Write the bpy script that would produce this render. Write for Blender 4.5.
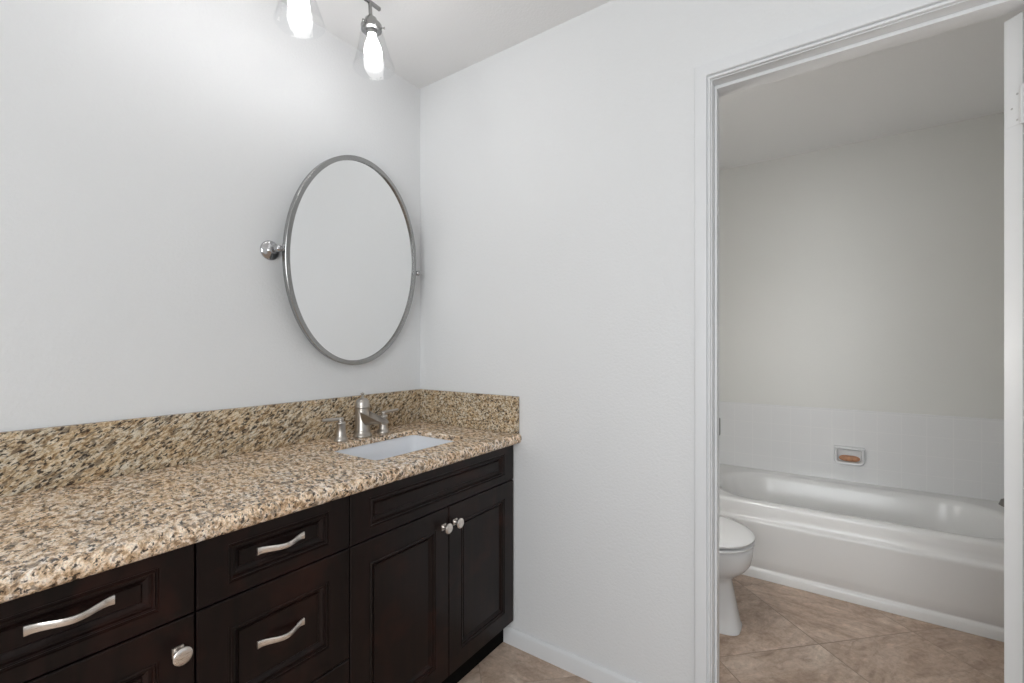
import bpy, bmesh, math, random
from mathutils import Vector, Matrix
PI = math.pi
sc = bpy.context.scene
for o in list(bpy.data.objects):
    bpy.data.objects.remove(o, do_unlink=True)
C = sc.collection

# ------------------------------------------------------------------ camera, exposure, world, lights
cd = bpy.data.cameras.new('camera')
cam = bpy.data.objects.new('camera', cd)
C.objects.link(cam)
cd.sensor_width = 36.0
cd.lens = 455.0 / 1024.0 * 36.0
cd.shift_y = 5.24 / 1024.0
cd.clip_start = 0.02
cam.location = (-1.5247, -1.5989, 1.2124)
cam.rotation_euler = (PI / 2, 0, math.radians(34.969) - PI / 2)
sc.camera = cam

sc.view_settings.view_transform = 'Standard'
sc.view_settings.look = 'None'
sc.view_settings.exposure = 0.0
sc.view_settings.gamma = 1.0
sc.view_settings.use_curve_mapping = False

BULB_STRENGTH = 18.0
SOUTH_POWER = 3.0
WEST_POWER = 45.0
BATH_FILL_STRENGTH = 33.0

world = bpy.data.worlds.new('sky')
sc.world = world
world.use_nodes = True
wb = world.node_tree.nodes['Background']
sky = world.node_tree.nodes.new('ShaderNodeTexSky')
sky.sky_type = 'HOSEK_WILKIE'
sky.sun_direction = (0.3, 0.6, 0.7)
world.node_tree.links.new(sky.outputs[0], wb.inputs[0])
wb.inputs[1].default_value = 0.6

def area_light(name, loc, rot, sx, sy, power, col):
    ld = bpy.data.lights.new(name, 'AREA')
    ld.shape = 'RECTANGLE'; ld.size = sx; ld.size_y = sy
    ld.energy = power; ld.color = col
    o = bpy.data.objects.new(name, ld)
    o.location = loc; o.rotation_euler = rot
    C.objects.link(o)
    return o
# daylight coming in through the window in the wall behind the camera
area_light('window_daylight', (-1.0, -3.36, 1.5), (PI / 2, 0, 0), 1.2, 1.1, SOUTH_POWER, (0.90, 0.95, 1.0))
area_light('window_daylight', (-3.16, -1.75, 1.45), (PI / 2, 0, -PI / 2), 1.5, 1.3, WEST_POWER, (0.955, 0.985, 1.0))  # strong fill from the west, through an unseen window added for brightness

# ------------------------------------------------------------------ node helpers
def new_mat(name):
    m = bpy.data.materials.new(name)
    m.use_nodes = True
    nt = m.node_tree
    return m, nt, nt.nodes['Principled BSDF']

def N(nt, typ, **kw):
    n = nt.nodes.new(typ)
    for k, v in kw.items():
        setattr(n, k, v)
    return n

def L(nt, a, b):
    nt.links.new(a, b)

def math_node(nt, op, a, b=None):
    n = N(nt, 'ShaderNodeMath', operation=op)
    for i, v in enumerate((a, b)):
        if v is None: continue
        if isinstance(v, (int, float)): n.inputs[i].default_value = v
        else: L(nt, v, n.inputs[i])
    return n.outputs[0]

def ramp(nt, fac, stops, interp='LINEAR'):
    r = N(nt, 'ShaderNodeValToRGB')
    r.color_ramp.interpolation = interp
    e = r.color_ramp.elements
    while len(e) < len(stops): e.new(0.5)
    for el, (p, c) in zip(e, stops):
        el.position = p; el.color = (c[0], c[1], c[2], 1)
    L(nt, fac, r.inputs[0])
    return r.outputs[0]

def mix(nt, fac, a, b, blend='MIX'):
    n = N(nt, 'ShaderNodeMix', data_type='RGBA', blend_type=blend)
    for sock, v in ((n.inputs[0], fac), (n.inputs[6], a), (n.inputs[7], b)):
        if isinstance(v, (int, float)): sock.default_value = v
        elif isinstance(v, tuple): sock.default_value = (v[0], v[1], v[2], 1)
        else: L(nt, v, sock)
    return n.outputs[2]

def noise(nt, vec, scale, detail=2.0, rough=0.5, dist=0.0):
    n = N(nt, 'ShaderNodeTexNoise')
    n.inputs['Scale'].default_value = scale
    n.inputs['Detail'].default_value = detail
    n.inputs['Roughness'].default_value = rough
    n.inputs['Distortion'].default_value = dist
    if vec is not None: L(nt, vec, n.inputs['Vector'])
    return n

def bump(nt, bsdf, height, strength, dist=0.001):
    b = N(nt, 'ShaderNodeBump')
    b.inputs['Strength'].default_value = strength
    b.inputs['Distance'].default_value = dist
    L(nt, height, b.inputs['Height'])
    L(nt, b.outputs[0], bsdf.inputs['Normal'])

def position(nt):
    return N(nt, 'ShaderNodeNewGeometry').outputs['Position']

def simple(name, col, rough=0.5, metal=0.0, coat=0.0, vary=0.0, vscale=20):
    m, nt, b = new_mat(name)
    b.inputs['Roughness'].default_value = rough
    b.inputs['Metallic'].default_value = metal
    b.inputs['Coat Weight'].default_value = coat
    b.inputs['Coat Roughness'].default_value = 0.08
    n = noise(nt, position(nt), vscale, 3)
    c = ramp(nt, n.outputs[0], [(0.3, tuple(x * (1 - vary) for x in col)), (0.7, tuple(min(1, x * (1 + vary)) for x in col))])
    L(nt, c, b.inputs['Base Color'])
    return m

# ------------------------------------------------------------------ materials
def wall_paint(name, col, strength=0.42, rough=0.45):
    m, nt, b = new_mat(name)
    p = position(nt)
    n1 = noise(nt, p, 105, 4, 0.6)
    n2 = noise(nt, p, 1.6, 2)
    c = ramp(nt, n2.outputs[0], [(0.3, tuple(x * 0.985 for x in col)), (0.7, col)])
    L(nt, c, b.inputs['Base Color'])
    b.inputs['Roughness'].default_value = rough
    b.inputs['Specular IOR Level'].default_value = 0.35
    bump(nt, b, n1.outputs[0], strength, 0.004)
    return m
M_WALL = wall_paint('wall_paint', (0.79, 0.795, 0.80))
M_WALL_BATH = wall_paint('bath_wall_paint', (0.76, 0.76, 0.735), 0.15, 0.38)
M_CEIL = wall_paint('ceiling_paint', (0.88, 0.88, 0.88), 0.3, 0.6)
M_TRIM = simple('trim_paint', (0.78, 0.787, 0.797), 0.32, vary=0.01, vscale=6)
M_DOOR = simple('door_paint', (0.73, 0.735, 0.74), 0.35, vary=0.01, vscale=6)
M_PORC = simple('porcelain', (0.80, 0.81, 0.82), 0.18, coat=0.2, vary=0.006, vscale=4)
M_TUB = simple('tub_enamel', (0.82, 0.82, 0.815), 0.20, coat=0.0, vary=0.006, vscale=4)
M_SEAT = simple('seat_plastic', (0.80, 0.805, 0.81), 0.25, vary=0.006, vscale=4)
M_SINK = simple('sink_ceramic', (0.86, 0.88, 0.92), 0.12, coat=0.5, vary=0.004, vscale=4)
M_SOAP = simple('soap', (0.50, 0.25, 0.14), 0.55, vary=0.2, vscale=60)
M_SOAPDARK = simple('soap_residue', (0.16, 0.09, 0.05), 0.8, vary=0.3, vscale=90)
M_DARK = simple('dark_gap', (0.004, 0.0035, 0.003), 0.9, vary=0.2)
M_DARK.node_tree.nodes['Principled BSDF'].inputs['Specular IOR Level'].default_value = 0.1
M_SCREW = simple('screw_metal', (0.42, 0.41, 0.40), 0.5, 0.0, vary=0.1)
M_DARKMETAL = simple('dark_metal', (0.20, 0.19, 0.18), 0.35, 1.0, vary=0.1)
M_CHROME = simple('chrome', (0.50, 0.50, 0.51), 0.07, 1.0, vary=0.02)
M_GROUND = simple('ground', (0.25, 0.27, 0.2), 0.9, vary=0.2, vscale=3)

def brushed(name, col, rough):
    m, nt, b = new_mat(name)
    mp = N(nt, 'ShaderNodeMapping')
    L(nt, position(nt), mp.inputs[0])
    mp.inputs['Scale'].default_value = (60, 60, 700)
    n = noise(nt, mp.outputs[0], 1.0, 3)
    b.inputs['Metallic'].default_value = 1.0
    L(nt, ramp(nt, n.outputs[0], [(0.3, tuple(c * 0.92 for c in col)), (0.7, col)]), b.inputs['Base Color'])
    r = ramp(nt, n.outputs[0], [(0.3, (rough * 0.85,) * 3), (0.7, (rough * 1.15,) * 3)])
    L(nt, r, b.inputs['Roughness'])
    return m
M_NICKEL = brushed('brushed_nickel', (0.50, 0.465, 0.425), 0.34)
M_FRAME = brushed('mirror_frame_nickel', (0.37, 0.37, 0.365), 0.24)
M_PULL = brushed('satin_nickel_pull', (0.86, 0.80, 0.74), 0.30)

m, nt, b = new_mat('mirror_silver')
b.inputs['Metallic'].default_value = 1.0
b.inputs['Roughness'].default_value = 0.01
n = noise(nt, position(nt), 3, 1)
L(nt, ramp(nt, n.outputs[0], [(0.3, (0.86, 0.865, 0.865)), (0.7, (0.87, 0.875, 0.875))]), b.inputs['Base Color'])
M_MIRROR = m

# clear thin glass: sees through, reflects at the rim
m, nt, b = new_mat('clear_glass')
nt.nodes.remove(b)
out = nt.nodes['Material Output']
tr = N(nt, 'ShaderNodeBsdfTransparent'); tr.inputs[0].default_value = (0.988, 0.99, 0.992, 1)
gl = N(nt, 'ShaderNodeBsdfGlossy'); gl.inputs['Roughness'].default_value = 0.03
lw = N(nt, 'ShaderNodeLayerWeight'); lw.inputs[0].default_value = 0.30
ms = N(nt, 'ShaderNodeMixShader')
L(nt, math_node(nt, 'ADD', math_node(nt, 'MULTIPLY', math_node(nt, 'POWER', lw.outputs['Facing'], 3.5), 0.30), 0.02), ms.inputs[0]); L(nt, tr.outputs[0], ms.inputs[1]); L(nt, gl.outputs[0], ms.inputs[2])
L(nt, ms.outputs[0], out.inputs[0])
M_GLASS = m

def emission(name, col, strength):
    m, nt, b = new_mat(name)
    b.inputs['Base Color'].default_value = (0.9, 0.9, 0.88, 1)
    n = noise(nt, position(nt), 5, 1)
    L(nt, ramp(nt, n.outputs[0], [(0.3, col), (0.7, col)]), b.inputs['Emission Color'])
    b.inputs['Emission Strength'].default_value = strength
    return m
M_BULB = emission('lit_bulb', (1.0, 0.99, 0.985), BULB_STRENGTH)
M_BATH_FILL = emission('bath_fill_glow', (1.0, 0.97, 0.93), BATH_FILL_STRENGTH)

# granite: cream ground, tan and grey-brown patches, dark slanting flecks
def granite(name, rot, scl, darkness, light_gain):
    m, nt, b = new_mat(name)
    p = position(nt)
    mp0 = N(nt, 'ShaderNodeMapping'); L(nt, p, mp0.inputs[0]); mp0.inputs['Rotation'].default_value = rot
    mp = N(nt, 'ShaderNodeMapping'); L(nt, mp0.outputs[0], mp.inputs[0]); mp.inputs['Scale'].default_value = scl
    v = mp.outputs[0]
    n_big = noise(nt, v, 13, 3, 0.55)
    n_mid = noise(nt, v, 80, 3, 0.62, 0.5)
    n_mid2 = noise(nt, v, 105, 2, 0.55, 0.4)
    n_small = noise(nt, v, 118, 3, 0.55, 0.4)
    n_gray = noise(nt, v, 62, 2, 0.5, 0.6)
    n_fine = noise(nt, v, 330, 2, 0.5)
    base = ramp(nt, n_mid.outputs[0], [(0.33, (0.20, 0.135, 0.085)), (0.41, (0.45, 0.33, 0.215)), (0.49, (0.65, 0.535, 0.40)), (0.57, (0.80, 0.72, 0.615)), (0.70, (0.88, 0.83, 0.77))])
    warm = ramp(nt, n_big.outputs[0], [(0.36, (1.02, 0.96, 0.88)), (0.64, (0.97, 1.0, 1.04))])
    base = mix(nt, 1.0, base, warm, 'MULTIPLY')
    rust = ramp(nt, n_mid2.outputs[0], [(0.585, (0, 0, 0)), (0.65, (1, 1, 1))])
    base = mix(nt, math_node(nt, 'MULTIPLY', rust, 0.5), base, (0.27, 0.165, 0.10))
    grey = ramp(nt, n_gray.outputs[0], [(0.37, (1, 1, 1)), (0.43, (0, 0, 0))])
    base = mix(nt, math_node(nt, 'MULTIPLY', grey, 0.72), base, (0.17, 0.135, 0.105))
    fine = ramp(nt, n_fine.outputs[0], [(0.35, (0.74, 0.74, 0.74)), (0.6, (1.08, 1.08, 1.08))])
    base = mix(nt, 1.0, base, fine, 'MULTIPLY')
    base = mix(nt, 1.0, base, light_gain, 'MULTIPLY')
    dark = ramp(nt, n_small.outputs[0], [(0.345 + darkness, (1, 1, 1)), (0.40 + darkness, (0, 0, 0))])
    base = mix(nt, math_node(nt, 'MULTIPLY', dark, 0.92), base, (0.024, 0.018, 0.016))
    L(nt, base, b.inputs['Base Color'])
    b.inputs['Roughness'].default_value = 0.25
    b.inputs['Specular IOR Level'].default_value = 0.4
    return m
M_GRANITE_LIT = granite('granite', (0.0, 0.0, 0.30), (1.15, 0.60, 1.0), 0.036, (1.31, 1.23, 1.17))  # counter copy of the stone, brightened in its colour for light from above
# the upright pieces show the stone's grain slanting up to the right; their shade is tinted in
M_GRANITE_UP_SHADED = granite('granite_upright_shaded', (0.0, math.radians(32), 0.0), (0.68, 1.05, 1.55), 0.045, (0.90, 0.86, 0.765))

# espresso stained cherry
def wood():
    m, nt, b = new_mat('espresso_wood')
    p = position(nt)
    mp = N(nt, 'ShaderNodeMapping'); L(nt, p, mp.inputs[0])
    mp.inputs['Scale'].default_value = (26, 26, 2.2)
    g = noise(nt, mp.outputs[0], 1.0, 4, 0.6, 0.8)
    blot = noise(nt, p, 7, 3, 0.6, 0.5)
    c1 = ramp(nt, g.outputs[0], [(0.3, (0.0045, 0.0026, 0.0024)), (0.7, (0.0135, 0.0062, 0.0052))])
    red = ramp(nt, blot.outputs[0], [(0.52, (0, 0, 0)), (0.78, (1, 1, 1))])
    c = mix(nt, math_node(nt, 'MULTIPLY', red, 0.7), c1, (0.040, 0.0125, 0.008))
    L(nt, c, b.inputs['Base Color'])
    b.inputs['Roughness'].default_value = 0.33
    b.inputs['Specular IOR Level'].default_value = 0.26
    bump(nt, b, g.outputs[0], 0.06, 0.001)
    return m
M_WOOD = wood()

# diagonal travertine-look floor tiles
def floor_mat():
    m, nt, b = new_mat('travertine_tile')
    p = position(nt)
    sp = N(nt, 'ShaderNodeSeparateXYZ'); L(nt, p, sp.inputs[0])
    x, y = sp.outputs[0], sp.outputs[1]
    S = 0.65
    a = math_node(nt, 'DIVIDE', math_node(nt, 'SUBTRACT', math_node(nt, 'SUBTRACT', x, y), 2.275), S)
    c = math_node(nt, 'DIVIDE', math_node(nt, 'ADD', math_node(nt, 'ADD', x, y), 0.848), S)
    def line(t):
        f = math_node(nt, 'FRACT', math_node(nt, 'ADD', t, 0.5))
        return math_node(nt, 'ABSOLUTE', math_node(nt, 'SUBTRACT', f, 0.5))
    d = math_node(nt, 'MINIMUM', line(a), line(c))
    grout = math_node(nt, 'LESS_THAN', d, 0.0042)
    ia, ic = math_node(nt, 'FLOOR', a), math_node(nt, 'FLOOR', c)
    cb = N(nt, 'ShaderNodeCombineXYZ'); L(nt, ia, cb.inputs[0]); L(nt, ic, cb.inputs[1])
    wn = N(nt, 'ShaderNodeTexWhiteNoise', noise_dimensions='3D'); L(nt, cb.outputs[0], wn.inputs['Vector'])
    off = N(nt, 'ShaderNodeVectorMath', operation='SCALE'); L(nt, wn.outputs['Color'], off.inputs[0]); off.inputs['Scale'].default_value = 9.0
    add = N(nt, 'ShaderNodeVectorMath', operation='ADD'); L(nt, p, add.inputs[0]); L(nt, off.outputs[0], add.inputs[1])
    # vein direction turns by a quarter from tile to tile
    rot = N(nt, 'ShaderNodeVectorRotate', rotation_type='Z_AXIS')
    L(nt, add.outputs[0], rot.inputs['Vector'])
    par = math_node(nt, 'GREATER_THAN', wn.outputs['Value'], 0.6)
    L(nt, math_node(nt, 'ADD', math_node(nt, 'MULTIPLY', par, 1.0), 0.55), rot.inputs['Angle'])
    mp = N(nt, 'ShaderNodeMapping'); L(nt, rot.outputs[0], mp.inputs[0])
    mp.inputs['Scale'].default_value = (1.4, 3.4, 1)
    n1 = noise(nt, mp.outputs[0], 2.0, 8, 0.68, 1.6)
    n2 = noise(nt, add.outputs[0], 42, 5, 0.72, 0.5)
    n3 = noise(nt, mp.outputs[0], 4.6, 7, 0.68, 2.0)
    col = ramp(nt, n1.outputs[0], [(0.30, (0.36, 0.255, 0.185)), (0.44, (0.49, 0.365, 0.28)), (0.56, (0.58, 0.45, 0.36)), (0.70, (0.72, 0.60, 0.50))])
    v = ramp(nt, n3.outputs[0], [(0.34, (0.76, 0.73, 0.70)), (0.46, (1.0, 1.0, 1.0)), (0.56, (1.0, 1.0, 1.0)), (0.66, (1.20, 1.20, 1.21))])
    col = mix(nt, 1.0, col, v, 'MULTIPLY')
    sp2 = ramp(nt, n2.outputs[0], [(0.32, (0.80, 0.79, 0.77)), (0.6, (1.06, 1.06, 1.06))])
    col = mix(nt, 1.0, col, sp2, 'MULTIPLY')
    tone = ramp(nt, wn.outputs['Value'], [(0, (0.93, 0.93, 0.93)), (1, (1.06, 1.05, 1.04))])
    col = mix(nt, 1.0, col, tone, 'MULTIPLY')
    gv = noise(nt, p, 1.7, 2)
    gm = ramp(nt, gv.outputs[0], [(0.40, (0.25, 0.25, 0.25)), (0.58, (1, 1, 1))])
    col = mix(nt, math_node(nt, 'MULTIPLY', grout, gm), col, (0.24, 0.18, 0.135))
    L(nt, col, b.inputs['Base Color'])
    b.inputs['Roughness'].default_value = 0.38
    h = math_node(nt, 'SUBTRACT', math_node(nt, 'MULTIPLY', n2.outputs[0], 0.25), grout)
    bump(nt, b, h, 0.25, 0.0012)
    return m
M_FLOOR = floor_mat()

# small white glazed wall tiles
def tile_mat():
    m, nt, b = new_mat('white_wall_tile')
    sp = N(nt, 'ShaderNodeSeparateXYZ'); L(nt, position(nt), sp.inputs[0])
    S = 0.1085
    ln = None
    for sock, o in ((sp.outputs[0], 0.03), (sp.outputs[1], 0.02), (sp.outputs[2], 0.833 - 0.0145)):
        t = math_node(nt, 'DIVIDE', math_node(nt, 'SUBTRACT', sock, o), S)
        f = math_node(nt, 'FRACT', math_node(nt, 'ADD', t, 0.5))
        dd = math_node(nt, 'ABSOLUTE', math_node(nt, 'SUBTRACT', f, 0.5))
        if sock == sp.outputs[0]: continue
        ln = dd if ln is None else math_node(nt, 'MINIMUM', ln, dd)
    g = N(nt, 'ShaderNodeMapRange'); L(nt, ln, g.inputs[0])
    g.inputs[1].default_value = 0.008; g.inputs[2].default_value = 0.024
    col = mix(nt, g.outputs[0], (0.85, 0.85, 0.85), (0.812, 0.815, 0.82))
    L(nt, col, b.inputs['Base Color'])
    b.inputs['Roughness'].default_value = 0.16
    bump(nt, b, g.outputs[0], 0.12, 0.001)
    return m
M_TILE = tile_mat()

# ------------------------------------------------------------------ mesh helpers
def box(bm, x0, x1, y0, y1, z0, z1, bev=0.0, seg=2):
    t = bmesh.new()
    bmesh.ops.create_cube(t, size=1.0)
    for v in t.verts:
        v.co = Vector(((x0 + x1) / 2 + v.co.x * (x1 - x0), (y0 + y1) / 2 + v.co.y * (y1 - y0), (z0 + z1) / 2 + v.co.z * (z1 - z0)))
    if bev > 0:
        bmesh.ops.bevel(t, geom=t.edges[:], offset=bev, segments=seg, profile=0.5, affect='EDGES')
    merge(bm, t)

def merge(bm, t, mat=None):
    if mat is not None:
        t.transform(mat)
    me = bpy.data.meshes.new('tmp'); t.to_mesh(me); t.free()
    bm.from_mesh(me); bpy.data.meshes.remove(me)

def loft(bm, rings, cap0=True, cap1=True, closed=True):
    vs = [[bm.verts.new(p) for p in r] for r in rings]
    n = len(rings[0])
    for a, b in zip(vs, vs[1:]):
        for i in range(n if closed else n - 1):
            j = (i + 1) % n
            bm.faces.new((a[i], a[j], b[j], b[i]))
    if cap0: bm.faces.new(list(reversed(vs[0])))
    if cap1: bm.faces.new(vs[-1])

def axis_frame(d):
    d = Vector(d).normalized()
    u = d.orthogonal().normalized()
    return u, d.cross(u), d

def lathe(bm, prof, loc, axis=(0, 0, 1), seg=32, close=False):
    u, v, d = axis_frame(axis)
    loc = Vector(loc)
    rings = []
    for r, h in prof:
        r = max(r, 1e-4)
        rings.append([loc + d * h + (u * math.cos(2 * PI * i / seg) + v * math.sin(2 * PI * i / seg)) * r for i in range(seg)])
    if close:
        rings.append(rings[0])
        vs = [[bm.verts.new(p) for p in r] for r in rings[:-1]]
        vs.append(vs[0])
        for a, b in zip(vs, vs[1:]):
            for i in range(seg):
                j = (i + 1) % seg
                bm.faces.new((a[i], a[j], b[j], b[i]))
    else:
        loft(bm, rings)

def tube(bm, pts, rad, seg=14, flat=None):
    pts = [Vector(p) for p in pts]
    rings = []
    pu = None
    for i, p in enumerate(pts):
        d = (pts[min(i + 1, len(pts) - 1)] - pts[max(i - 1, 0)]).normalized()
        u = d.orthogonal().normalized() if pu is None else (pu - d * pu.dot(d)).normalized()
        pu = u
        v = d.cross(u)
        r = rad[i] if isinstance(rad, (list, tuple)) else rad
        rings.append([p + (u * math.cos(2 * PI * k / seg) + v * math.sin(2 * PI * k / seg)) * r for k in range(seg)])
    loft(bm, rings)

def rrect(x0, x1, y0, y1, r, z, k=8):
    out = []
    for cx, cy, a0 in ((x1 - r, y1 - r, 0), (x0 + r, y1 - r, 90), (x0 + r, y0 + r, 180), (x1 - r, y0 + r, 270)):
        for i in range(k + 1):
            a = math.radians(a0 + 90 * i / k)
            out.append(Vector((cx + r * math.cos(a), cy + r * math.sin(a), z)))
    return out

def finish(name, bm, mat, parent=None, smooth=35, loc=None):
    bmesh.ops.remove_doubles(bm, verts=bm.verts[:], dist=1e-6)
    bmesh.ops.recalc_face_normals(bm, faces=bm.faces[:])
    me = bpy.data.meshes.new(name)
    org = Vector(loc) if loc is not None else Vector((0, 0, 0))
    if parent is not None:
        q = parent
        while q is not None:
            org = org + Vector(q.location); q = q.parent
    bm.transform(Matrix.Translation(-org))
    bm.to_mesh(me); bm.free()
    me.materials.append(mat)
    if smooth:
        for f in me.polygons: f.use_smooth = True
        me.set_sharp_from_angle(angle=math.radians(smooth))
    o = bpy.data.objects.new(name, me)
    if loc is not None: o.location = loc
    if parent is not None: o.parent = parent
    C.objects.link(o)
    return o

def thing(name, label, cat, loc, group=None):
    o = bpy.data.objects.new(name, None)
    o.empty_display_size = 0.1
    o.location = loc; o['label'] = label; o['category'] = cat
    if group: o['group'] = group
    C.objects.link(o)
    return o

def tag(o, label, cat):
    o['label'] = label; o['category'] = cat
    return o

def struct(name, bm, mat, label, cat='wall', smooth=0, loc=None):
    o = finish(name, bm, mat, None, smooth, loc)
    o['kind'] = 'structure'; o['label'] = label; o['category'] = cat
    return o

# ------------------------------------------------------------------ the setting
H = 2.44
WX0, WY0 = -3.1, -3.3          # west and south faces of the vanity room
BX1 = 1.898                    # east wall of the bath room
BYN, BYS = -0.61, -2.78
OY0, OY1, OZ = -2.012, -1.280, 2.063   # rough opening in the east wall

bm = bmesh.new(); box(bm, WX0 - 0.1, BX1 + 0.1, WY0 - 0.1, 0.1, -0.1, 0)
struct('floor', bm, M_FLOOR, 'brown travertine look floor tiles laid diagonally', 'floor')
bm = bmesh.new(); box(bm, WX0 - 0.1, BX1 + 0.1, WY0 - 0.1, 0.1, H, H + 0.1)
struct('ceiling', bm, M_CEIL, 'plain white painted ceiling', 'ceiling')
bm = bmesh.new(); box(bm, WX0 - 0.1, 0.0, 0.0, 0.1, 0, H)
struct('wall_north', bm, M_WALL, 'white wall behind the oval mirror and granite counter')
bm = bmesh.new()
box(bm, 0.0, 0.115, OY1, 0.1, 0, H)
box(bm, 0.0, 0.115, WY0, OY0, 0, H)
box(bm, 0.0, 0.115, OY0, OY1, OZ, H)
struct('wall_east', bm, M_WALL, 'white wall with the open doorway to the tub room')
WW = (-2.55, -0.95, 0.75, 2.15)
bm = bmesh.new()
box(bm, WX0 - 0.1, WX0, WY0, WW[0], 0, H); box(bm, WX0 - 0.1, WX0, WW[1], 0.0, 0, H)
box(bm, WX0 - 0.1, WX0, WW[0], WW[1], 0, WW[2]); box(bm, WX0 - 0.1, WX0, WW[0], WW[1], WW[3], H)
struct('wall_west', bm, M_WALL, 'white wall on the left behind the camera')
WIN = (-1.65, -0.35, 0.9, 2.1)
bm = bmesh.new()
box(bm, WX0, WIN[0], WY0 - 0.1, WY0, 0, H); box(bm, WIN[1], 0.115, WY0 - 0.1, WY0, 0, H)
box(bm, WIN[0], WIN[1], WY0 - 0.1, WY0, 0, WIN[2]); box(bm, WIN[0], WIN[1], WY0 - 0.1, WY0, WIN[3], H)
struct('wall_south', bm, M_WALL, 'white wall with a window behind the camera')
bm = bmesh.new()
x0, x1, z0, z1 = WIN; yy0, yy1 = WY0 - 0.07, WY0 - 0.03
for a in ((x0, x0 + .05, z0, z1), (x1 - .05, x1, z0, z1), (x0 + .05, x1 - .05, z0, z0 + .05), (x0 + .05, x1 - .05, z1 - .05, z1), ((x0 + x1) / 2 - .02, (x0 + x1) / 2 + .02, z0 + .05, z1 - .05)):
    box(bm, a[0], a[1], yy0, yy1, a[2], a[3], 0.004)
wf = struct('window_1', bm, M_TRIM, 'white framed window behind the camera', 'window')
bm = bmesh.new(); box(bm, x0 + .05, x1 - .05, WY0 - .052, WY0 - .048, z0 + .05, z1 - .05)
finish('window_pane', bm, M_GLASS, wf, 0)

bm = bmesh.new()
y0, y1, z0, z1 = WW; xx0, xx1 = WX0 - 0.05, WX0 - 0.01
for a in ((y0, y0 + .05, z0, z1), (y1 - .05, y1, z0, z1), (y0 + .05, y1 - .05, z0, z0 + .05), (y0 + .05, y1 - .05, z1 - .05, z1), ((y0 + y1) / 2 - .02, (y0 + y1) / 2 + .02, z0 + .05, z1 - .05)):
    box(bm, xx0, xx1, a[0], a[1], a[2], a[3], 0.004)
wf2 = struct('fill_window', bm, M_TRIM, 'wide white framed window added unseen in the left wall for fill light', 'window')
bm = bmesh.new(); box(bm, WX0 - .032, WX0 - .028, y0 + .05, y1 - .05, z0 + .05, z1 - .05)
finish('window_pane', bm, M_GLASS, wf2, 0)

# bath room shell
bm = bmesh.new(); box(bm, BX1, BX1 + 0.1, BYS - 0.1, BYN + 0.1, 0, H)
struct('wall_bath_east', bm, M_WALL_BATH, 'greyish white wall above the tub tiles')
bm = bmesh.new(); box(bm, 0.115, BX1, BYN, BYN + 0.1, 0, H)
struct('wall_bath_north', bm, M_WALL_BATH, 'wall behind the toilet tank')
bm = bmesh.new(); box(bm, 0.115, BX1, BYS - 0.1, BYS, 0, H)
struct('wall_bath_south', bm, M_WALL_BATH, 'wall behind the open white door')
bm = bmesh.new(); box(bm, 1.13, BX1, BYS, -2.43, 0, H)
struct('wall_alcove', bm, M_WALL_BATH, 'short wall closing the right end of the tub alcove')
# tile wainscot over the tub: three glazed fields
bm = bmesh.new()
box(bm, 1.890, BX1, -2.43, BYN, 0.385, 0.833, 0.002)
box(bm, 1.13, 1.890, BYN - 0.008, BYN, 0.385, 0.833, 0.002)
box(bm, 1.13, 1.890, -2.43, -2.422, 0.385, 0.833, 0.002)
struct('wall_tile_surround', bm, M_TILE, 'low surround of square white tiles above the tub', 'tile')

# baseboard along the east wall
def extrude_profile(bm, prof, axis, a, b):
    # prof: list of (p, q); axis 'y': x=p z=q ; axis 'z': x=p y=q ; axis 'x': y=p z=q
    def P(p, q, t):
        return Vector((p, t, q)) if axis == 'y' else (Vector((p, q, t)) if axis == 'z' else Vector((t, p, q)))
    loft(bm, [[P(p, q, a) for p, q in prof], [P(p, q, b) for p, q in prof]])
bm = bmesh.new()
extrude_profile(bm, [(-0.0005, 0.0), (-0.013, 0.0), (-0.013, 0.052), (-0.0115, 0.058), (-0.009, 0.062), (-0.006, 0.0655), (-0.0005, 0.067)], 'y', -0.4985, -1.2465)
struct('baseboard_east', bm, M_TRIM, 'low white baseboard between the vanity and the doorway', 'baseboard', 30)

# door frame: jambs, stops and a three-step casing, mitred
JY0, JY1, JZ = -1.996, -1.296, 2.045
bm = bmesh.new()
box(bm, 0.0004, 0.116, JY1, OY1 - 0.0005, 0, OZ - 0.0005)
box(bm, 0.0004, 0.116, OY0 + 0.0005, JY0, 0, OZ - 0.0005)
box(bm, 0.0004, 0.116, JY0, JY1, JZ, OZ - 0.0005)
fr = struct('trim_1', bm, M_TRIM, 'white door frame with stepped casing around the doorway', 'door frame', 0)
bm = bmesh.new()
box(bm, 0.036, 0.072, JY1 - 0.0075, JY1 - 0.0002, 0, JZ - 0.0002, 0.0015)
box(bm, 0.036, 0.072, JY0 + 0.0002, JY0 + 0.0115, 0, JZ - 0.0002, 0.0015)
box(bm, 0.036, 0.072, JY0 + 0.0115, JY1 - 0.0075, JZ - 0.0115, JZ - 0.0002, 0.0015)
finish('door_stop', bm, M_TRIM, fr, 0)
CAS = [(0.0, 0.0005), (0.0, 0.0075), (0.001, 0.0095), (0.0035, 0.0105), (0.006, 0.0095), (0.007, 0.0055), (0.0095, 0.0050), (0.0105, 0.0125), (0.012, 0.0145), (0.041, 0.0160), (0.0445, 0.0150), (0.046, 0.012), (0.046, 0.0005)]
bm = bmesh.new()
ya, yb, zt = JY1 + 0.003, JY0 - 0.003, JZ - (-0.003)
rings = [
    [Vector((-h, ya + d, 0)) for d, h in CAS],
    [Vector((-h, ya + d, zt + d)) for d, h in CAS],
    [Vector((-h, yb - d, zt + d)) for d, h in CAS],
    [Vector((-h, yb - d, 0)) for d, h in CAS]]
loft(bm, rings)
finish('casing', bm, M_TRIM, fr, 25)
bm = bmesh.new()
box(bm, 0.080, 0.1175, JY1 - 0.0020, JY1 - 0.0002, 0.918, 0.975, 0.0004)
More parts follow.
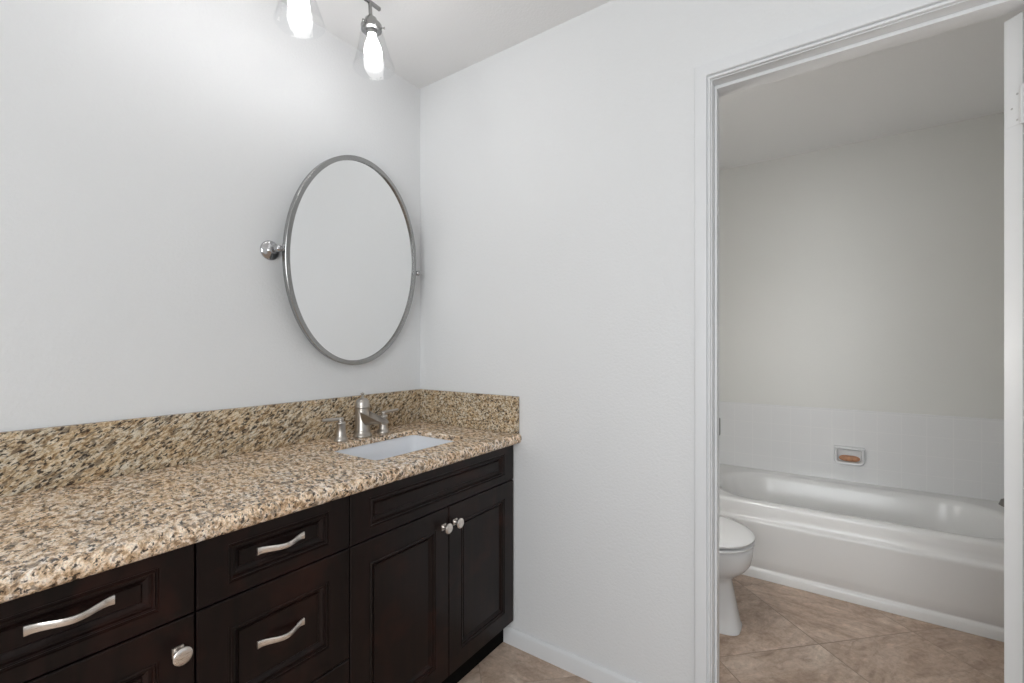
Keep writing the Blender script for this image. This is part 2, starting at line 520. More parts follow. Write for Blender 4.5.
box(bm, 0.1163, 0.1176, JY1 - 0.0028, JY1 - 0.0002, 0.920, 0.973, 0.0003)
finish('strike_plate', bm, M_DARKMETAL, fr, 0)

# open door, swung into the bath room past square
TH = math.radians(138)
rv = Vector((math.sin(TH), math.cos(TH), 0)); ev = Vector((-math.cos(TH), math.sin(TH), 0))
P2 = Vector((0.127, -1.9585, 0)) - ev * 0.0375
DM = Matrix(((rv.x, ev.x, 0, P2.x), (rv.y, ev.y, 0, P2.y), (0, 0, 1, 0), (0, 0, 0, 1)))
def door_mesh():
    t = bmesh.new()
    Wd, Td = 0.685, 0.0375
    Z0, Z1 = 0.012, 2.030
    # six-panel style slab: core plus raised stiles and rails on both faces
    box(t, 0, Wd, 0.006, Td - 0.006, Z0, Z1)
    for ys in ((0, 0.0062), (Td - 0.0062, Td)):
        for a in ((0, .10, Z0, Z1), (Wd - .10, Wd, Z0, Z1), (.295, .39, Z0 + .2, Z1 - .11)):
            box(t, a[0], a[1], ys[0], ys[1], a[2], a[3])
        for z0_, z1_ in ((Z0, Z0 + .2), (0.86, 1.02), (1.55, 1.65), (Z1 - .11, Z1)):
            box(t, .10, Wd - .10, ys[0], ys[1], z0_, z1_)
    return t
bm = bmesh.new(); t = door_mesh(); merge(bm, t, DM)
door = struct('door_1', bm, M_DOOR, 'white door standing open at the right edge of the doorway', 'door', 0)
for i, hz in enumerate((1.803, 0.20)):
    t = bmesh.new()
    box(t, -0.0010, 0.0, 0.000, 0.033, hz - 0.044, hz + 0.044, 0.0008)
    lathe(t, [(0.0001, -0.05), (0.004, -0.048), (0.0055, -0.044), (0.0055, 0.044), (0.004, 0.048), (0.0001, 0.05)], (-0.006, -0.005, hz), seg=14)
    box(t, -0.004, -0.001, -0.006, 0.0, hz - 0.043, hz + 0.043, 0.0006)
    bm = bmesh.new(); merge(bm, t, DM)
    hg = finish('hinge', bm, M_DOOR, door, 20)
    t = bmesh.new()
    for sy, dz in ((0.010, 0.032), (0.021, 0.0), (0.010, -0.032)):
        lathe(t, [(0.0001, 0.0), (0.0026, 0.0), (0.0022, 0.0005), (0.0001, 0.0006)], (-0.0011, sy, hz + dz), (-1, 0, 0), 12)
    bm = bmesh.new(); merge(bm, t, DM)
    finish('screw', bm, M_SCREW, hg, 30)
for ys, sg in ((0.0375, 1), (0.0, -1)):
    t = bmesh.new()
    lathe(t, [(0.0001, 0.0004), (0.031, 0.0004), (0.031, 0.004), (0.026, 0.008), (0.012, 0.010), (0.010, 0.028), (0.018, 0.034), (0.026, 0.044), (0.026, 0.054), (0.018, 0.062), (0.0001, 0.064)], (0.63, ys, 0.93), (0, sg, 0), 28)
    bm = bmesh.new(); merge(bm, t, DM)
    finish('door_knob', bm, M_NICKEL, door, 40)

# ------------------------------------------------------------------ vanity cabinets
YF = -0.545          # face of the fronts
def panel_front(bm, x0, x1, z0, z1, rx, rz, depth=0.010, th=0.020):
    # slab with a stepped moulding around a recessed flat panel
    prof = [(0.0, th, 0), (0.0, 0.0025, 0), (0.0022, 0.0, 0), (1.0, 0.0, 1), (0.0015, 0.0028, 2), (0.0045, 0.0028, 2), (0.0065, 0.0005, 2), (0.0095, 0.0012, 2), (0.0115, 0.0060, 2), (0.0150, 0.0062, 2), (0.0170, 0.0085, 2), (0.0215, 0.0108, 2), (0.0235, depth + 0.0025, 2), (0.0255, depth, 2)]
    rings = []
    for d, y, mode in prof:
        if mode == 0: ix = iz = d
        elif mode == 1: ix, iz = rx, rz
        else: ix, iz = rx + d, rz + d
        rings.append([Vector((x0 + ix, YF + y, z0 + iz)), Vector((x1 - ix, YF + y, z0 + iz)), Vector((x1 - ix, YF + y, z1 - iz)), Vector((x0 + ix, YF + y, z1 - iz))])
    loft(bm, rings)

def pull(parent, cx, cz, length=0.112):
    y0 = YF + 0.0103
    n = 36
    rings = []
    for i in range(n + 1):
        s = i / n * 2 - 1
        a = abs(s)
        out = 0.0050 + 0.0215 * (0.5 + 0.5 * math.cos(PI * min(a / 0.90, 1.0))) ** 0.85
        x = cx + s * length / 2
        hh = 0.0060 + 0.0022 * a ** 2.5
        yo = y0 - out
        yi = y0 - 0.0002 if a > 0.86 else yo + 0.0036
        rings.append([Vector((x, yo + 0.0008, cz - hh)), Vector((x, yo, cz - hh * 0.8)), Vector((x, yo, cz + hh * 0.8)), Vector((x, yo + 0.0008, cz + hh)), Vector((x, yi, cz + hh)), Vector((x, yi, cz - hh))])
    bm = bmesh.new(); loft(bm, rings)
    return finish('pull_handle', bm, M_PULL, parent, 40)

def knob(parent, cx, cz):
    bm = bmesh.new()
    box(bm, cx - 0.010, cx + 0.010, YF - 0.0045, YF - 0.0002, cz - 0.010, cz + 0.010, 0.001)
    lathe(bm, [(0.0090, 0.003), (0.0078, 0.006), (0.0050, 0.011), (0.0050, 0.016), (0.0085, 0.021), (0.0150, 0.0235), (0.0168, 0.0255), (0.0168, 0.0278), (0.0150, 0.0296), (0.009, 0.0306), (0.0001, 0.0309)], (cx, YF, cz), (0, -1, 0), 32)
    return finish('knob', bm, M_PULL, parent, 40)

ZT, ZR, ZB = 0.8195, 0.674, 0.099     # top of fronts, row line, bottom
G = 0.0016
XS = [-0.006, -0.775, -1.136, -1.528]
def carcass(parent, x0, x1):
    bm = bmesh.new()
    y0, y1 = YF + 0.0215, -0.003
    box(bm, x0, x0 + 0.018, y0, y1, ZB - 0.002, 0.821); box(bm, x1 - 0.018, x1, y0, y1, ZB - 0.002, 0.821)
    box(bm, x0 + 0.018, x1 - 0.018, y0, y1, ZB - 0.002, ZB + 0.016)
    box(bm, x0 + 0.018, x1 - 0.018, y1 - 0.008, y1, ZB + 0.016, 0.821)
    box(bm, x0 + 0.018, x1 - 0.018, y0, y0 + 0.018, ZB + 0.016, 0.640)     # dark blank behind the fronts
    box(bm, x0 + 0.018, x1 - 0.018, y0, y0 + 0.018, 0.700, 0.821)
    box(bm, x0 + 0.018, x1 - 0.018, y0, y0 + 0.018, 0.640, 0.700)
    finish('carcass', bm, M_DARK, parent, 0)
    bm = bmesh.new(); box(bm, x0, x1, -0.497, -0.479, 0.0, ZB - 0.0025)
    finish('toe_kick', bm, M_DARK, parent, 0)

# sink base
sb = thing('vanity_cabinet', 'dark espresso sink cabinet with two doors and a false drawer front, beside the wall', 'cabinet', (-0.39, -0.27, 0))
carcass(sb, XS[1] + 0.0005, XS[0])
bm = bmesh.new(); panel_front(bm, XS[1] + G, XS[0] - G, ZR + G, ZT, 0.062, 0.030); finish('false_drawer_front', bm, M_WOOD, sb, 25)
XM = -0.389
for xa, xb, kx in ((XS[1], XM, XM - 0.026), (XM, XS[0], XM + 0.030)):
    bm = bmesh.new(); panel_front(bm, xa + G, xb - G, ZB, ZR - G, 0.060, 0.060)
    d = finish('door', bm, M_WOOD, sb, 25)
    knob(d, kx - 0.002, 0.614)
# drawer stack
ds = thing('drawer_cabinet', 'dark espresso cabinet with a stack of three drawers, middle of the vanity', 'cabinet', (-0.955, -0.27, 0))
carcass(ds, XS[2] + 0.0005, XS[1] - 0.0005)
for z0, z1, rz, hz in ((ZR + G, ZT, 0.030, 0.749), (0.378 + G, ZR - G, 0.060, 0.537), (ZB, 0.378 - G, 0.060, 0.246)):
    bm = bmesh.new(); panel_front(bm, XS[2] + G, XS[1] - G, z0, z1, 0.060, rz)
    d = finish('drawer', bm, M_WOOD, ds, 25)
    pull(d, -0.9555, hz)
# left unit: drawer above a single door
lu = thing('vanity_cabinet', 'dark espresso cabinet with one drawer over one door, at the left end under the counter', 'cabinet', (-1.33, -0.27, 0))
carcass(lu, XS[3], XS[2] - 0.0005)
bm = bmesh.new(); panel_front(bm, XS[3] + G, XS[2] - G, ZR + G, ZT, 0.060, 0.030)
d = finish('drawer', bm, M_WOOD, lu, 25); pull(d, -1.319, 0.755, 0.114)
bm = bmesh.new(); panel_front(bm, XS[3] + G, XS[2] - G, ZB, ZR - G, 0.060, 0.060)
d = finish('door', bm, M_WOOD, lu, 25); knob(d, -1.168, 0.613)
bm = bmesh.new(); box(bm, XS[3] - 0.019, XS[3] - 0.0005, -0.524, -0.003, 0, 0.821); finish('end_panel', bm, M_WOOD, lu, 0)

# ------------------------------------------------------------------ countertop with a sink cut-out
CT = 0.861
HX0, HX1, HY0, HY1 = -0.614, -0.188, -0.451, -0.155
ct = thing('countertop', 'speckled cream and brown granite countertop with backsplash along two walls', 'countertop', (-0.78, -0.3, 0.823))
def slab():
    bm = bmesh.new()
    X0, X1, Y0, Y1 = -1.56, -0.0015, -0.581, -0.0015
    zb, zl = 0.841, 0.8225
    K = 6
    k = 4 * (K + 1)
    hole = rrect(HX0, HX1, HY0, HY1, 0.022, CT, K)
    # outer loop with as many points as the hole loop: corners doubled towards the sides
    outer = []
    for ci, (cx, cy) in enumerate(((X1, Y1), (X0, Y1), (X0, Y0), (X1, Y0))):
        for i in range(K + 1):
            t = i / K - 0.5
            px, py = cx, cy
            e = 0.12 * abs(t) * 2
            if ci == 0: (px, py) = (cx, cy - e) if t < 0 else (cx - e, cy)
            if ci == 1: (px, py) = (cx + e, cy) if t < 0 else (cx, cy - e)
            if ci == 2: (px, py) = (cx, cy + e) if t < 0 else (cx + e, cy)
            if ci == 3: (px, py) = (cx - e, cy) if t < 0 else (cx, cy + e)
            outer.append((px, py))
    def ring(inset_front, z):
        out = []
        for (px, py) in outer:
            y = max(py, Y0 + inset_front)
            out.append(Vector((px, y, z)))
        return out
    prof = []
    r = 0.0165
    for i in range(9):           # top half of the rounded nose
        a = PI / 2 * i / 8
        prof.append((r * (1 - math.sin(a)), CT - r * (1 - math.cos(a))))
    rings = [[Vector((p.x, p.y, zb)) for p in hole], [Vector((p.x, p.y, CT - 0.003)) for p in hole]]
    hb = rrect(HX0 - .002, HX1 + .002, HY0 - .002, HY1 + .002, 0.024, CT, K)
    rings.append([Vector((p.x, p.y, CT)) for p in hb])
    for ins, z in prof: rings.append(ring(ins, z))
    for i in range(1, 9):        # lower half
        a = PI / 2 * i / 8
        rings.append(ring(r * (1 - math.cos(a)), CT - r - (CT - r - zl) * math.sin(a)))
    rings.append(ring(0.035, zl)); rings.append(ring(0.036, zb))
    rings.append(rings[0])
    vs = [[bm.verts.new(p) for p in rg] for rg in rings[:-1]]; vs.append(vs[0])
    for a, b in zip(vs, vs[1:]):
        for i in range(k):
            j = (i + 1) % k
            if len({a[i], a[j], b[j], b[i]}) == 4:
                try: bm.faces.new((a[i], a[j], b[j], b[i]))
                except ValueError: pass
    bmesh.ops.dissolve_degenerate(bm, dist=1e-6, edges=bm.edges[:])
    return bm
finish('slab', slab(), M_GRANITE_LIT, ct, 30)
bm = bmesh.new(); box(bm, -1.56, -0.0015, -0.0205, -0.0015, CT + 0.0003, 1.012, 0.0015); finish('backsplash', bm, M_GRANITE_UP_SHADED, ct, 0)
bm = bmesh.new(); box(bm, -0.0205, -0.0015, -0.570, -0.0210, CT + 0.0003, 1.012, 0.0015); finish('side_splash', bm, M_GRANITE_UP_SHADED, ct, 0)

# undermount basin
sk = thing('sink', 'white rectangular undermount sink basin set into the granite counter', 'sink', (-0.41, -0.305, 0.70))
bm = bmesh.new()
a = (HX0 - 0.004, HX1 + 0.004, HY0 - 0.004, HY1 + 0.004)
def rr(d, z, rad): return rrect(a[0] + d, a[1] - d, a[2] + d, a[3] - d, rad, z)
rings = [rr(-0.018, 0.8285, 0.03), rr(-0.018, 0.8402, 0.03), rr(0.0, 0.8402, 0.024), rr(0.002, 0.836, 0.024), rr(0.010, 0.79, 0.03), rr(0.020, 0.735, 0.04), rr(0.035, 0.716, 0.05), rr(0.075, 0.708, 0.05), rr(0.12, 0.705, 0.02)]
rings += [rr(0.12, 0.695, 0.02), rr(0.07, 0.697, 0.05), rr(0.025, 0.705, 0.05), rr(0.008, 0.73, 0.04), rr(-0.004, 0.79, 0.03), rr(-0.007, 0.8285, 0.03)]
rings.append(rings[0])
vs = [[bm.verts.new(p) for p in rg] for rg in rings[:-1]]; 
for q0, q1 in zip(vs, vs[1:]):
    for i in range(len(q0)):
        j = (i + 1) % len(q0); bm.faces.new((q0[i], q0[j], q1[j], q1[i]))
for i in range(len(vs[0])):
    j = (i + 1) % len(vs[0]); bm.faces.new((vs[-1][i], vs[-1][j], vs[0][j], vs[0][i]))
bm.faces.new(vs[8]); bm.faces.new(list(reversed(vs[9])))
finish('basin', bm, M_SINK, sk, 50)
bm = bmesh.new(); lathe(bm, [(0.0001, 0), (0.024, 0), (0.026, 0.002), (0.020, 0.0045), (0.012, 0.004), (0.0001, 0.006)], (-0.41, -0.305, 0.7055)); finish('drain', bm, M_NICKEL, sk, 40)

# ------------------------------------------------------------------ faucet
FX, FY = -0.400, -0.098
fz = CT + 0.0004
fc = thing('faucet', 'brushed nickel widespread faucet with open trough spout and two lever handles', 'faucet', (FX, FY, fz))
bm = bmesh.new()
lathe(bm, [(0.0001, 0), (0.0350, 0), (0.0362, 0.003), (0.0350, 0.008), (0.0318, 0.011), (0.0300, 0.017), (0.0282, 0.022), (0.0292, 0.025), (0.0282, 0.028), (0.0268, 0.034), (0.0262, 0.112), (0.0280, 0.114), (0.0284, 0.117), (0.0268, 0.120), (0.0262, 0.132), (0.0235, 0.141), (0.0165, 0.148), (0.0090, 0.151), (0.0001, 0.152)], (FX, FY, fz), seg=40)
finish('body', bm, M_NICKEL, fc, 40)
bm = bmesh.new()
lathe(bm, [(0.0001, 0.1515), (0.006, 0.1515), (0.0045, 0.155), (0.0055, 0.158), (0.0035, 0.161), (0.0055, 0.164), (0.0078, 0.1675), (0.0070, 0.1695), (0.003, 0.1705), (0.0001, 0.172)], (FX, FY, fz), seg=20)
finish('finial', bm, M_NICKEL, fc, 40)
bm = bmesh.new()
n = 18; rings = []
for i in range(n + 1):
    s = i / n
    y = FY - 0.006 - s * 0.128
    ztop = fz + 0.099 - 0.029 * s ** 1.1
    w = 0.0222 - 0.0010 * s if s < .6 else 0.0216 - 0.0035 * (s - .6) / .4
    hh = 0.047 * (1 - s) ** 1.35 + 0.0125
    th = 0.0028
    sect = []
    m_ = 12
    for k2 in range(m_ + 1):
        a2 = PI + PI * k2 / m_
        sect.append(Vector((FX + w * math.cos(a2), y, ztop + hh * math.sin(a2))))
    dch = min(hh - th, 0.020)
    for k2 in range(m_ + 1):
        a2 = 2 * PI - PI * k2 / m_
        sect.append(Vector((FX + (w - th) * math.cos(a2), y, ztop + dch * math.sin(a2) * (0.75 if s > .9 else 1))))
    rings.append(sect)
loft(bm, rings)
finish('spout', bm, M_NICKEL, fc, 45)
for hx, sg in ((-0.500, -1), (-0.303, 1)):
    bm = bmesh.new()
    hy = FY - 0.006
    lathe(bm, [(0.0001, 0), (0.0248, 0), (0.0258, 0.003), (0.0248, 0.008), (0.0208, 0.014), (0.0178, 0.022), (0.0186, 0.025), (0.0174, 0.028), (0.0164, 0.036), (0.0158, 0.062), (0.0172, 0.064), (0.0172, 0.068), (0.0150, 0.071), (0.0105, 0.073), (0.0095, 0.077), (0.0112, 0.081), (0.0100, 0.085), (0.0060, 0.088), (0.0001, 0.089)], (hx, hy, fz), seg=32)
    hd = finish('handle', bm, M_NICKEL, fc, 40)
    bm = bmesh.new()
    P0 = Vector((hx, hy, fz + 0.079))
    pts = [P0 + Vector((sg * t_, 0, 0.003 + 0.05 * t_)) for t_ in (0.0, 0.012, 0.028, 0.045, 0.060, 0.066, 0.070, 0.074, 0.077)]
    tube(bm, pts, [0.0065, 0.0058, 0.0060, 0.0066, 0.0068, 0.0052, 0.0068, 0.0062, 0.002], 14)
    finish('lever', bm, M_NICKEL, hd, 45)

# ------------------------------------------------------------------ oval pivot mirror
MX, MZ, MA, MB_ = -0.390, 1.5475, 0.307, 0.408
MY = -0.070
TILT = math.radians(4.0)      # the top leans out from the wall
TM = Matrix.Translation((MX, MY + 0.011, MZ)) @ Matrix.Rotation(math.radians(1.6), 4, 'Z') @ Matrix.Rotation(TILT, 4, 'X') @ Matrix.Translation((-MX, -MY - 0.011, -MZ))
mr = thing('mirror', 'oval pivoting wall mirror in a satin nickel frame above the counter', 'mirror', (MX, 0, MZ))
def ellipse(d, y, k=120):
    return [Vector((MX + (MA - d) * math.cos(2 * PI * i / k), y, MZ + (MB_ - d) * math.sin(2 * PI * i / k))) for i in range(k)]
bm = bmesh.new()
rings = [ellipse(0.001, MY + 0.022), ellipse(0.0, MY + 0.020), ellipse(0.0, MY + 0.0015), ellipse(0.0015, MY), ellipse(0.0155, MY - 0.0005), ellipse(0.017, MY + 0.0008), ellipse(0.0172, MY + 0.0070), ellipse(0.0172, MY + 0.022)]
vs = [[bm.verts.new(p) for p in rg] for rg in rings]; vs.append(vs[0])
for q0, q1 in zip(vs, vs[1:]):
    for i in range(120):
        j = (i + 1) % 120; bm.faces.new((q0[i], q0[j], q1[j], q1[i]))
bm.transform(TM)
finish('frame', bm, M_FRAME, mr, 35)
bm = bmesh.new()
loft(bm, [ellipse(0.0175, MY + 0.013), ellipse(0.0175, MY + 0.0074), ellipse(0.038, MY + 0.0071)])
bm.transform(TM)
finish('glass', bm, M_MIRROR, mr, 1)
for sx in (-1, 1):
    bm = bmesh.new()
    px = MX + sx * 0.3195
    lathe(bm, [(0.0001, 0.0005), (0.034, 0.0005), (0.034, 0.003), (0.0325, 0.006), (0.027, 0.009), (0.020, 0.012), (0.0125, 0.016), (0.009, 0.022), (0.008, 0.042), (0.0105, 0.045), (0.0105, 0.048), (0.0075, 0.051)], (px, 0, MZ), (0, -1, 0), 36)
    lathe(bm, [(0.0001, 0.0475), (0.006, 0.048), (0.0105, 0.0525), (0.0120, 0.0585), (0.0105, 0.0645), (0.006, 0.069), (0.0001, 0.0695)], (px, 0, MZ), (0, -1, 0), 28)
    lathe(bm, [(0.006, 0.0), (0.006, 0.007), (0.0095, 0.0075), (0.0095, 0.0122)], (px, MY + 0.011 + sx * 0.0075, MZ), (-sx, 0, 0), 24)
    finish('wall_mount', bm, M_CHROME, mr, 45)

# ------------------------------------------------------------------ vanity light
LY, LBZ = -0.330, 2.383
LXS = [-0.527, -0.790, -1.053]
RIM = 2.157
LEAN = Vector((-0.0085, 0.0125, LBZ - RIM))       # every head leans a little on its swivel
BX, BY = LEAN.x, LY + LEAN.y
xm = (LXS[0] + LXS[-1]) / 2 + BX
vl = thing('vanity_light', 'nickel bar light with clear glass shades and lit bulbs hanging from the ceiling', 'light fixture', (xm, BY, H))
bm = bmesh.new(); lathe(bm, [(0.0001, 0.0), (0.06, 0.0), (0.062, -0.004), (0.060, -0.018), (0.05, -0.022), (0.0001, -0.022)], (xm, BY, H - 0.0005), seg=40)
lathe(bm, [(0.008, -0.02), (0.008, -0.057)], (xm, BY, H), seg=16)
finish('canopy', bm, M_FRAME, vl, 40)
bm = bmesh.new()
bl = LXS[0] - LXS[-1]
lathe(bm, [(0.0001, -0.042), (0.006, -0.042), (0.007, -0.040), (0.007, bl + 0.040), (0.006, bl + 0.042), (0.0001, bl + 0.042)], (LXS[-1] + BX, BY, LBZ), (1, 0, 0), 20)
finish('bar', bm, M_FRAME, vl, 40)
LL = LEAN.length
ax = LEAN.normalized()
for lx in LXS:
    o_ = Vector((lx, LY, RIM))
    bm = bmesh.new()
    lathe(bm, [(0.0001, LL), (0.0062, LL), (0.0062, 0.178), (0.011, 0.176), (0.0195, 0.168), (0.0225, 0.158), (0.0225, 0.150), (0.0235, 0.149), (0.0330, 0.148), (0.0345, 0.145), (0.0340, 0.130), (0.030, 0.1275), (0.019, 0.127), (0.017, 0.114), (0.0001, 0.114)], o_, ax, seg=32)
    finish('socket', bm, M_FRAME, vl, 40)
    fu, fv, fd = axis_frame(ax)
    for k3 in range(3):
        an = k3 * 2 * PI / 3 + 0.5
        dv = fu * math.cos(an) + fv * math.sin(an)
        bm = bmesh.new()
        tube(bm, [o_ + ax * 0.139 + dv * 0.0335, o_ + ax * 0.139 + dv * 0.041, o_ + ax * 0.139 + dv * 0.0412, o_ + ax * 0.139 + dv * 0.044], [0.0022, 0.0022, 0.0038, 0.0038], 10)
        finish('thumbscrew', bm, M_FRAME, vl, 40)
    bm = bmesh.new()
    w = 0.0022
    prof = [(0.0365, 0.130), (0.0375, 0.122), (0.0440, 0.092), (0.0520, 0.060), (0.0600, 0.030), (0.0672, 0.005), (0.0690, 0.0035), (0.0697, 0.0012), (0.0690, -0.0010)]
    inner = [(0.0668, -0.0012), (0.0655, 0.0)] + [(r_ - w, h_) for r_, h_ in reversed(prof[:-3])]
    lathe(bm, prof + inner, o_, ax, seg=56, close=True)
    finish('lamp_shade', bm, M_GLASS, vl, 40)
    bm = bmesh.new()
    lathe(bm, [(0.0001, 0.127), (0.0125, 0.127), (0.0130, 0.112), (0.0160, 0.101), (0.0215, 0.087), (0.0270, 0.070), (0.0292, 0.054), (0.0280, 0.038), (0.0235, 0.026), (0.0150, 0.018), (0.0001, 0.015)], o_, ax, seg=28)
    finish('bulb', bm, M_BULB, vl, 60)

# unseen fill lamp added to brighten the tub room, behind the doorway wall
SCX, SCY, SCZ = 0.1155, -1.13, 1.22
ws = thing('fill_sconce', 'glowing fill lamp added out of sight beside the doorway inside the tub room', 'fill light', (SCX, SCY, SCZ))
bm = bmesh.new(); box(bm, SCX + 0.0005, SCX + 0.02, SCY - 0.05, SCY + 0.05, SCZ - 0.12, SCZ + 0.12, 0.004); finish('fill_back_plate', bm, M_NICKEL, ws, 30)
bm = bmesh.new()
loft(bm, [[Vector((SCX + 0.021 + 0.075 * k_ * math.sin(PI * j / 20), SCY - 0.075 * k_ * math.cos(PI * j / 20), z_)) for j in range(21)] for z_, k_ in ((SCZ - 0.15, 0.7), (SCZ - 0.145, 0.8), (SCZ - 0.10, 0.95), (SCZ, 1.0), (SCZ + 0.10, 0.95), (SCZ + 0.145, 0.8), (SCZ + 0.15, 0.7))])
finish('lamp_shade', bm, M_BATH_FILL, ws, 50)  # glowing surface of the added fill lamp

# ------------------------------------------------------------------ bathtub
TX0, TX1, TY0, TY1 = 1.130, 1.8895, -2.4215, -0.6185
TZ = 0.402
tb = thing('bathtub', 'white enamel alcove bathtub with rounded rim below the tile surround', 'bathtub', ((TX0 + TX1) / 2, (TY0 + TY1) / 2, 0))
def tr_ring(fx, z, rad=0.004, k=10):
    return rrect(fx, TX1, TY0, TY1, rad, z, k)
def in_ring(d, z, rad, k=10):
    return rrect(1.209 + d, 1.782 - d, -2.31 + d * 1.3, -1.04 - d * 2.2, rad, z, k)
bm = bmesh.new()
rings = [tr_ring(1.160, 0.001), tr_ring(1.157, 0.036), tr_ring(1.160, 0.046), tr_ring(1.168, 0.052), tr_ring(1.169, 0.057), tr_ring(1.163, 0.066), tr_ring(1.150, 0.11), tr_ring(1.138, 0.240), tr_ring(1.130, 0.290), tr_ring(1.1285, 0.300), tr_ring(1.130, 0.307), tr_ring(1.135, 0.3115), tr_ring(1.142, 0.316), tr_ring(1.147, 0.326), tr_ring(1.149, 0.350), tr_ring(1.150, 0.383), tr_ring(1.153, 0.393), tr_ring(1.160, 0.400), tr_ring(1.170, TZ)]
rings += [in_ring(-0.016, TZ, 0.26), in_ring(-0.006, TZ - 0.002, 0.252), in_ring(0.002, TZ - 0.009, 0.245), in_ring(0.010, TZ - 0.03, 0.24), in_ring(0.030, 0.25, 0.22), in_ring(0.050, 0.13, 0.20), in_ring(0.075, 0.085, 0.18), in_ring(0.12, 0.068, 0.14), in_ring(0.2, 0.062, 0.06)]
loft(bm, rings, cap0=False)
finish('shell', bm, M_TUB, tb, 40)
bm = bmesh.new(); lathe(bm, [(0.0001, 0), (0.030, 0), (0.032, 0.002), (0.022, 0.004), (0.0001, 0.003)], (1.505, -2.02, 0.0625), seg=28); finish('drain', bm, M_CHROME, tb, 40)

# tub spout on the alcove end wall
ts = thing('tub_spout', 'dark chrome tub spout on the end wall at the right of the tub', 'spout', (1.505, -2.4215, 0.505))
bm = bmesh.new()
tube(bm, [(1.505, -2.4210, 0.505), (1.505, -2.40, 0.505), (1.505, -2.34, 0.504), (1.505, -2.285, 0.500), (1.505, -2.262, 0.490), (1.505, -2.255, 0.474)], [0.026, 0.024, 0.023, 0.023, 0.021, 0.017], 20)
finish('spout_body', bm, M_DARKMETAL, ts, 45)
bm = bmesh.new(); lathe(bm, [(0.0001, 0), (0.036, 0), (0.036, 0.003), (0.03, 0.007), (0.0001, 0.007)], (1.505, -2.4212, 0.505), (0, 1, 0), 28); finish('flange', bm, M_CHROME, ts, 40)

# ------------------------------------------------------------------ soap dish and soap
SY0, SY1, SZ0, SZ1 = -1.767, -1.617, 0.505, 0.612
SX = 1.8895
sd = thing('soap_dish', 'white ceramic wall soap dish set in the tile above the tub', 'soap dish', (SX, (SY0 + SY1) / 2, SZ0))
def sring(d, x, rt=0.006, rb=0.028, k=6):
    y0, y1, z0, z1 = SY0 + d, SY1 - d, SZ0 + d, SZ1 - d
    rt = max(rt, 0.003); rb = max(rb - d * 0.6, 0.004)
    out = []
    for cy, cz, a0, r_ in ((y1 - rt, z1 - rt, 0, rt), (y0 + rt, z1 - rt, 90, rt), (y0 + rb, z0 + rb, 180, rb), (y1 - rb, z0 + rb, 270, rb)):
        for i in range(k + 1):
            a_ = math.radians(a0 + 90 * i / k)
            out.append(Vector((x, cy + r_ * math.cos(a_), cz + r_ * math.sin(a_))))
    return out
bm = bmesh.new()
rings = [sring(0.0, SX - 0.0005), sring(0.0, SX - 0.020), sring(0.0025, SX - 0.034), sring(0.007, SX - 0.040), sring(0.014, SX - 0.038), sring(0.0170, SX - 0.031), sring(0.0185, SX - 0.004), sring(0.021, SX - 0.002)]
loft(bm, rings)
finish('dish_body', bm, M_PORC, sd, 45)
bm = bmesh.new()
tube(bm, [(SX - 0.030, SY1 - 0.004, SZ1 - 0.006), (SX - 0.040, SY1 - 0.012, SZ1 - 0.006), (SX - 0.043, (SY0 + SY1) / 2, SZ1 - 0.006), (SX - 0.040, SY0 + 0.012, SZ1 - 0.006), (SX - 0.030, SY0 + 0.004, SZ1 - 0.006)], 0.0065, 12)
finish('grab_bar', bm, M_PORC, sd, 45)
bm = bmesh.new()
cx, cy, cz = SX - 0.0185, (SY0 + SY1) / 2 - 0.001, SZ0 + 0.0380
rings = []
for i in range(13):
    t_ = -PI / 2 + PI * i / 12
    rad = max(math.cos(t_), 0.01) ** 0.55
    rings.append([Vector((cx + 0.0120 * rad * (abs(math.cos(a_)) ** 0.8) * (1 if math.cos(a_) >= 0 else -1), cy + 0.0515 * rad * (abs(math.sin(a_)) ** 0.8) * (1 if math.sin(a_) >= 0 else -1), cz + 0.0175 * math.sin(t_))) for a_ in [2 * PI * j / 32 for j in range(32)]])
loft(bm, rings)
sp_ = finish('soap_bar', bm, M_SOAP, None, 60)
tag(sp_, 'orange brown bar of soap lying in the white soap dish', 'soap')

# ------------------------------------------------------------------ toilet
QX = 0.632
tl = thing('toilet', 'white two-piece toilet with closed lid, partly hidden by the door frame', 'toilet', (QX, -1.05, 0))
def egg(yf, yb, w, z, nx=2.0, k=48, mid=0.45):
    out = []
    yc = yf + (yb - yf) * mid
    for i in range(k):
        a_ = 2 * PI * i / k
        c_, s_ = math.cos(a_), math.sin(a_)
        x = w * (abs(c_) ** (2 / nx)) * (1 if c_ >= 0 else -1)
        y = (abs(s_) ** (2 / nx)) * (1 if s_ >= 0 else -1)
        y = yc + (y * (yb - yc) if y > 0 else y * (yc - yf))
        out.append(Vector((QX + x, y, z)))
    return out
bm = bmesh.new()
rings = [egg(-1.287, -0.74, 0.084, 0.001, 4.2), egg(-1.287, -0.74, 0.084, 0.010, 4.2), egg(-1.282, -0.74, 0.081, 0.018, 4.0), egg(-1.273, -0.74, 0.078, 0.07, 3.6), egg(-1.262, -0.74, 0.076, 0.13, 3.2), egg(-1.250, -0.74, 0.076, 0.195, 2.8), egg(-1.254, -0.74, 0.086, 0.217, 2.6), egg(-1.276, -0.72, 0.112, 0.236, 2.3), egg(-1.303, -0.70, 0.147, 0.259, 2.15), egg(-1.322, -0.68, 0.172, 0.285, 2.1), egg(-1.331, -0.66, 0.182, 0.325, 2.08), egg(-1.333, -0.65, 0.184, 0.352, 2.08), egg(-1.330, -0.65, 0.182, 0.362, 2.08), egg(-1.324, -0.655, 0.177, 0.366, 2.08)]
loft(bm, rings)
finish('bowl', bm, M_PORC, tl, 50)
bm = bmesh.new()
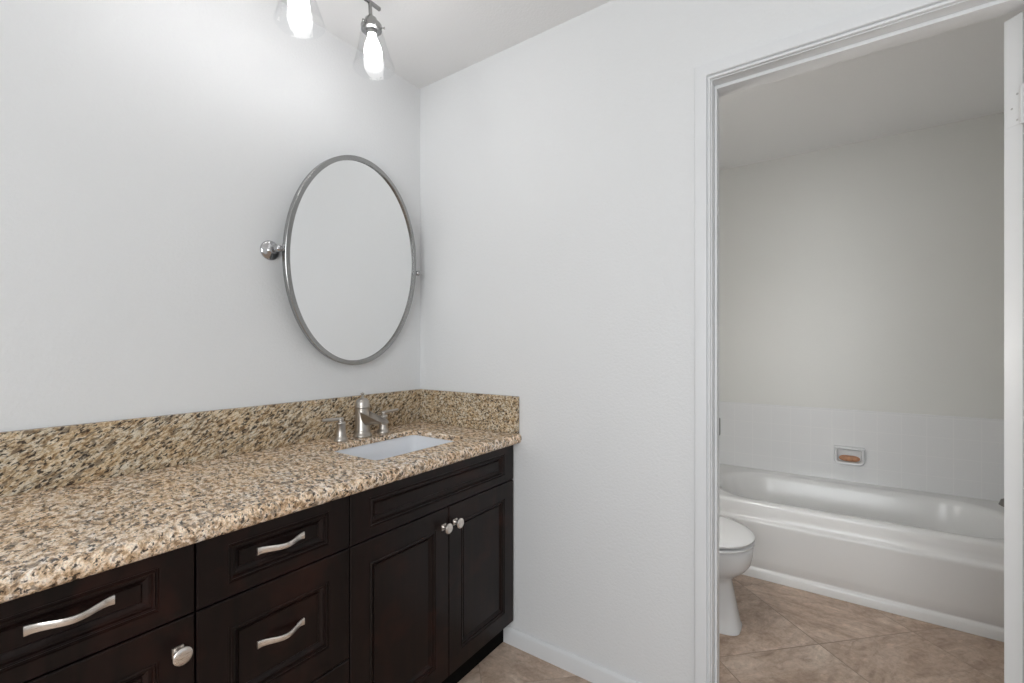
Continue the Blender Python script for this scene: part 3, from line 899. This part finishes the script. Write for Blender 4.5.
rings = [egg(-1.326, -0.885, 0.177, 0.3715, 2.08), egg(-1.337, -0.88, 0.187, 0.3740, 2.08), egg(-1.338, -0.88, 0.188, 0.3800, 2.08), egg(-1.331, -0.883, 0.182, 0.3840, 2.08), egg(-1.312, -0.90, 0.165, 0.3850, 2.08)]
loft(bm, rings)
finish('seat', bm, M_SEAT, tl, 50)
bm = bmesh.new()
rings = [egg(-1.300, -0.90, 0.155, 0.3915, 2.08), egg(-1.330, -0.875, 0.181, 0.3920, 2.08), egg(-1.337, -0.87, 0.187, 0.3940, 2.08), egg(-1.339, -0.87, 0.189, 0.4010, 2.08), egg(-1.332, -0.873, 0.184, 0.4085, 2.08), egg(-1.305, -0.885, 0.163, 0.4145, 2.08), egg(-1.22, -0.93, 0.105, 0.4190, 2.08), egg(-1.14, -1.0, 0.04, 0.4200, 2.05)]
loft(bm, rings)
finish('lid', bm, M_SEAT, tl, 50)
for sx in (-0.07, 0.07):
    bm = bmesh.new()
    lathe(bm, [(0.0001, 0.367), (0.018, 0.367), (0.018, 0.388), (0.012, 0.398), (0.0001, 0.399)], (QX + sx, -0.858, 0), seg=18)
    finish('lid_hinge', bm, M_SEAT, tl, 40)
bm = bmesh.new()
loft(bm, [rrect(QX - .20, QX + .20, -0.815, -0.630, 0.03, 0.3665), rrect(QX - .215, QX + .215, -0.825, -0.628, 0.03, 0.46), rrect(QX - .225, QX + .225, -0.83, -0.627, 0.03, 0.725)])
finish('tank', bm, M_PORC, tl, 50)
bm = bmesh.new()
loft(bm, [rrect(QX - .230, QX + .230, -0.835, -0.624, 0.03, 0.7255), rrect(QX - .234, QX + .234, -0.839, -0.622, 0.032, 0.735), rrect(QX - .234, QX + .234, -0.839, -0.622, 0.032, 0.752), rrect(QX - .225, QX + .225, -0.83, -0.63, 0.03, 0.762)])
finish('tank_lid', bm, M_PORC, tl, 50)
bm = bmesh.new()
lathe(bm, [(0.0001, 0.0), (0.014, 0.0), (0.014, 0.006), (0.008, 0.010), (0.008, 0.018), (0.0001, 0.019)], (QX - 0.165, -0.8295, 0.665), (0, -1, 0), 18)
tube(bm, [(QX - 0.165, -0.843, 0.665), (QX - 0.14, -0.846, 0.663), (QX - 0.10, -0.846, 0.657)], [0.006, 0.0055, 0.007], 12)
finish('flush_lever', bm, M_CHROME, tl, 45)
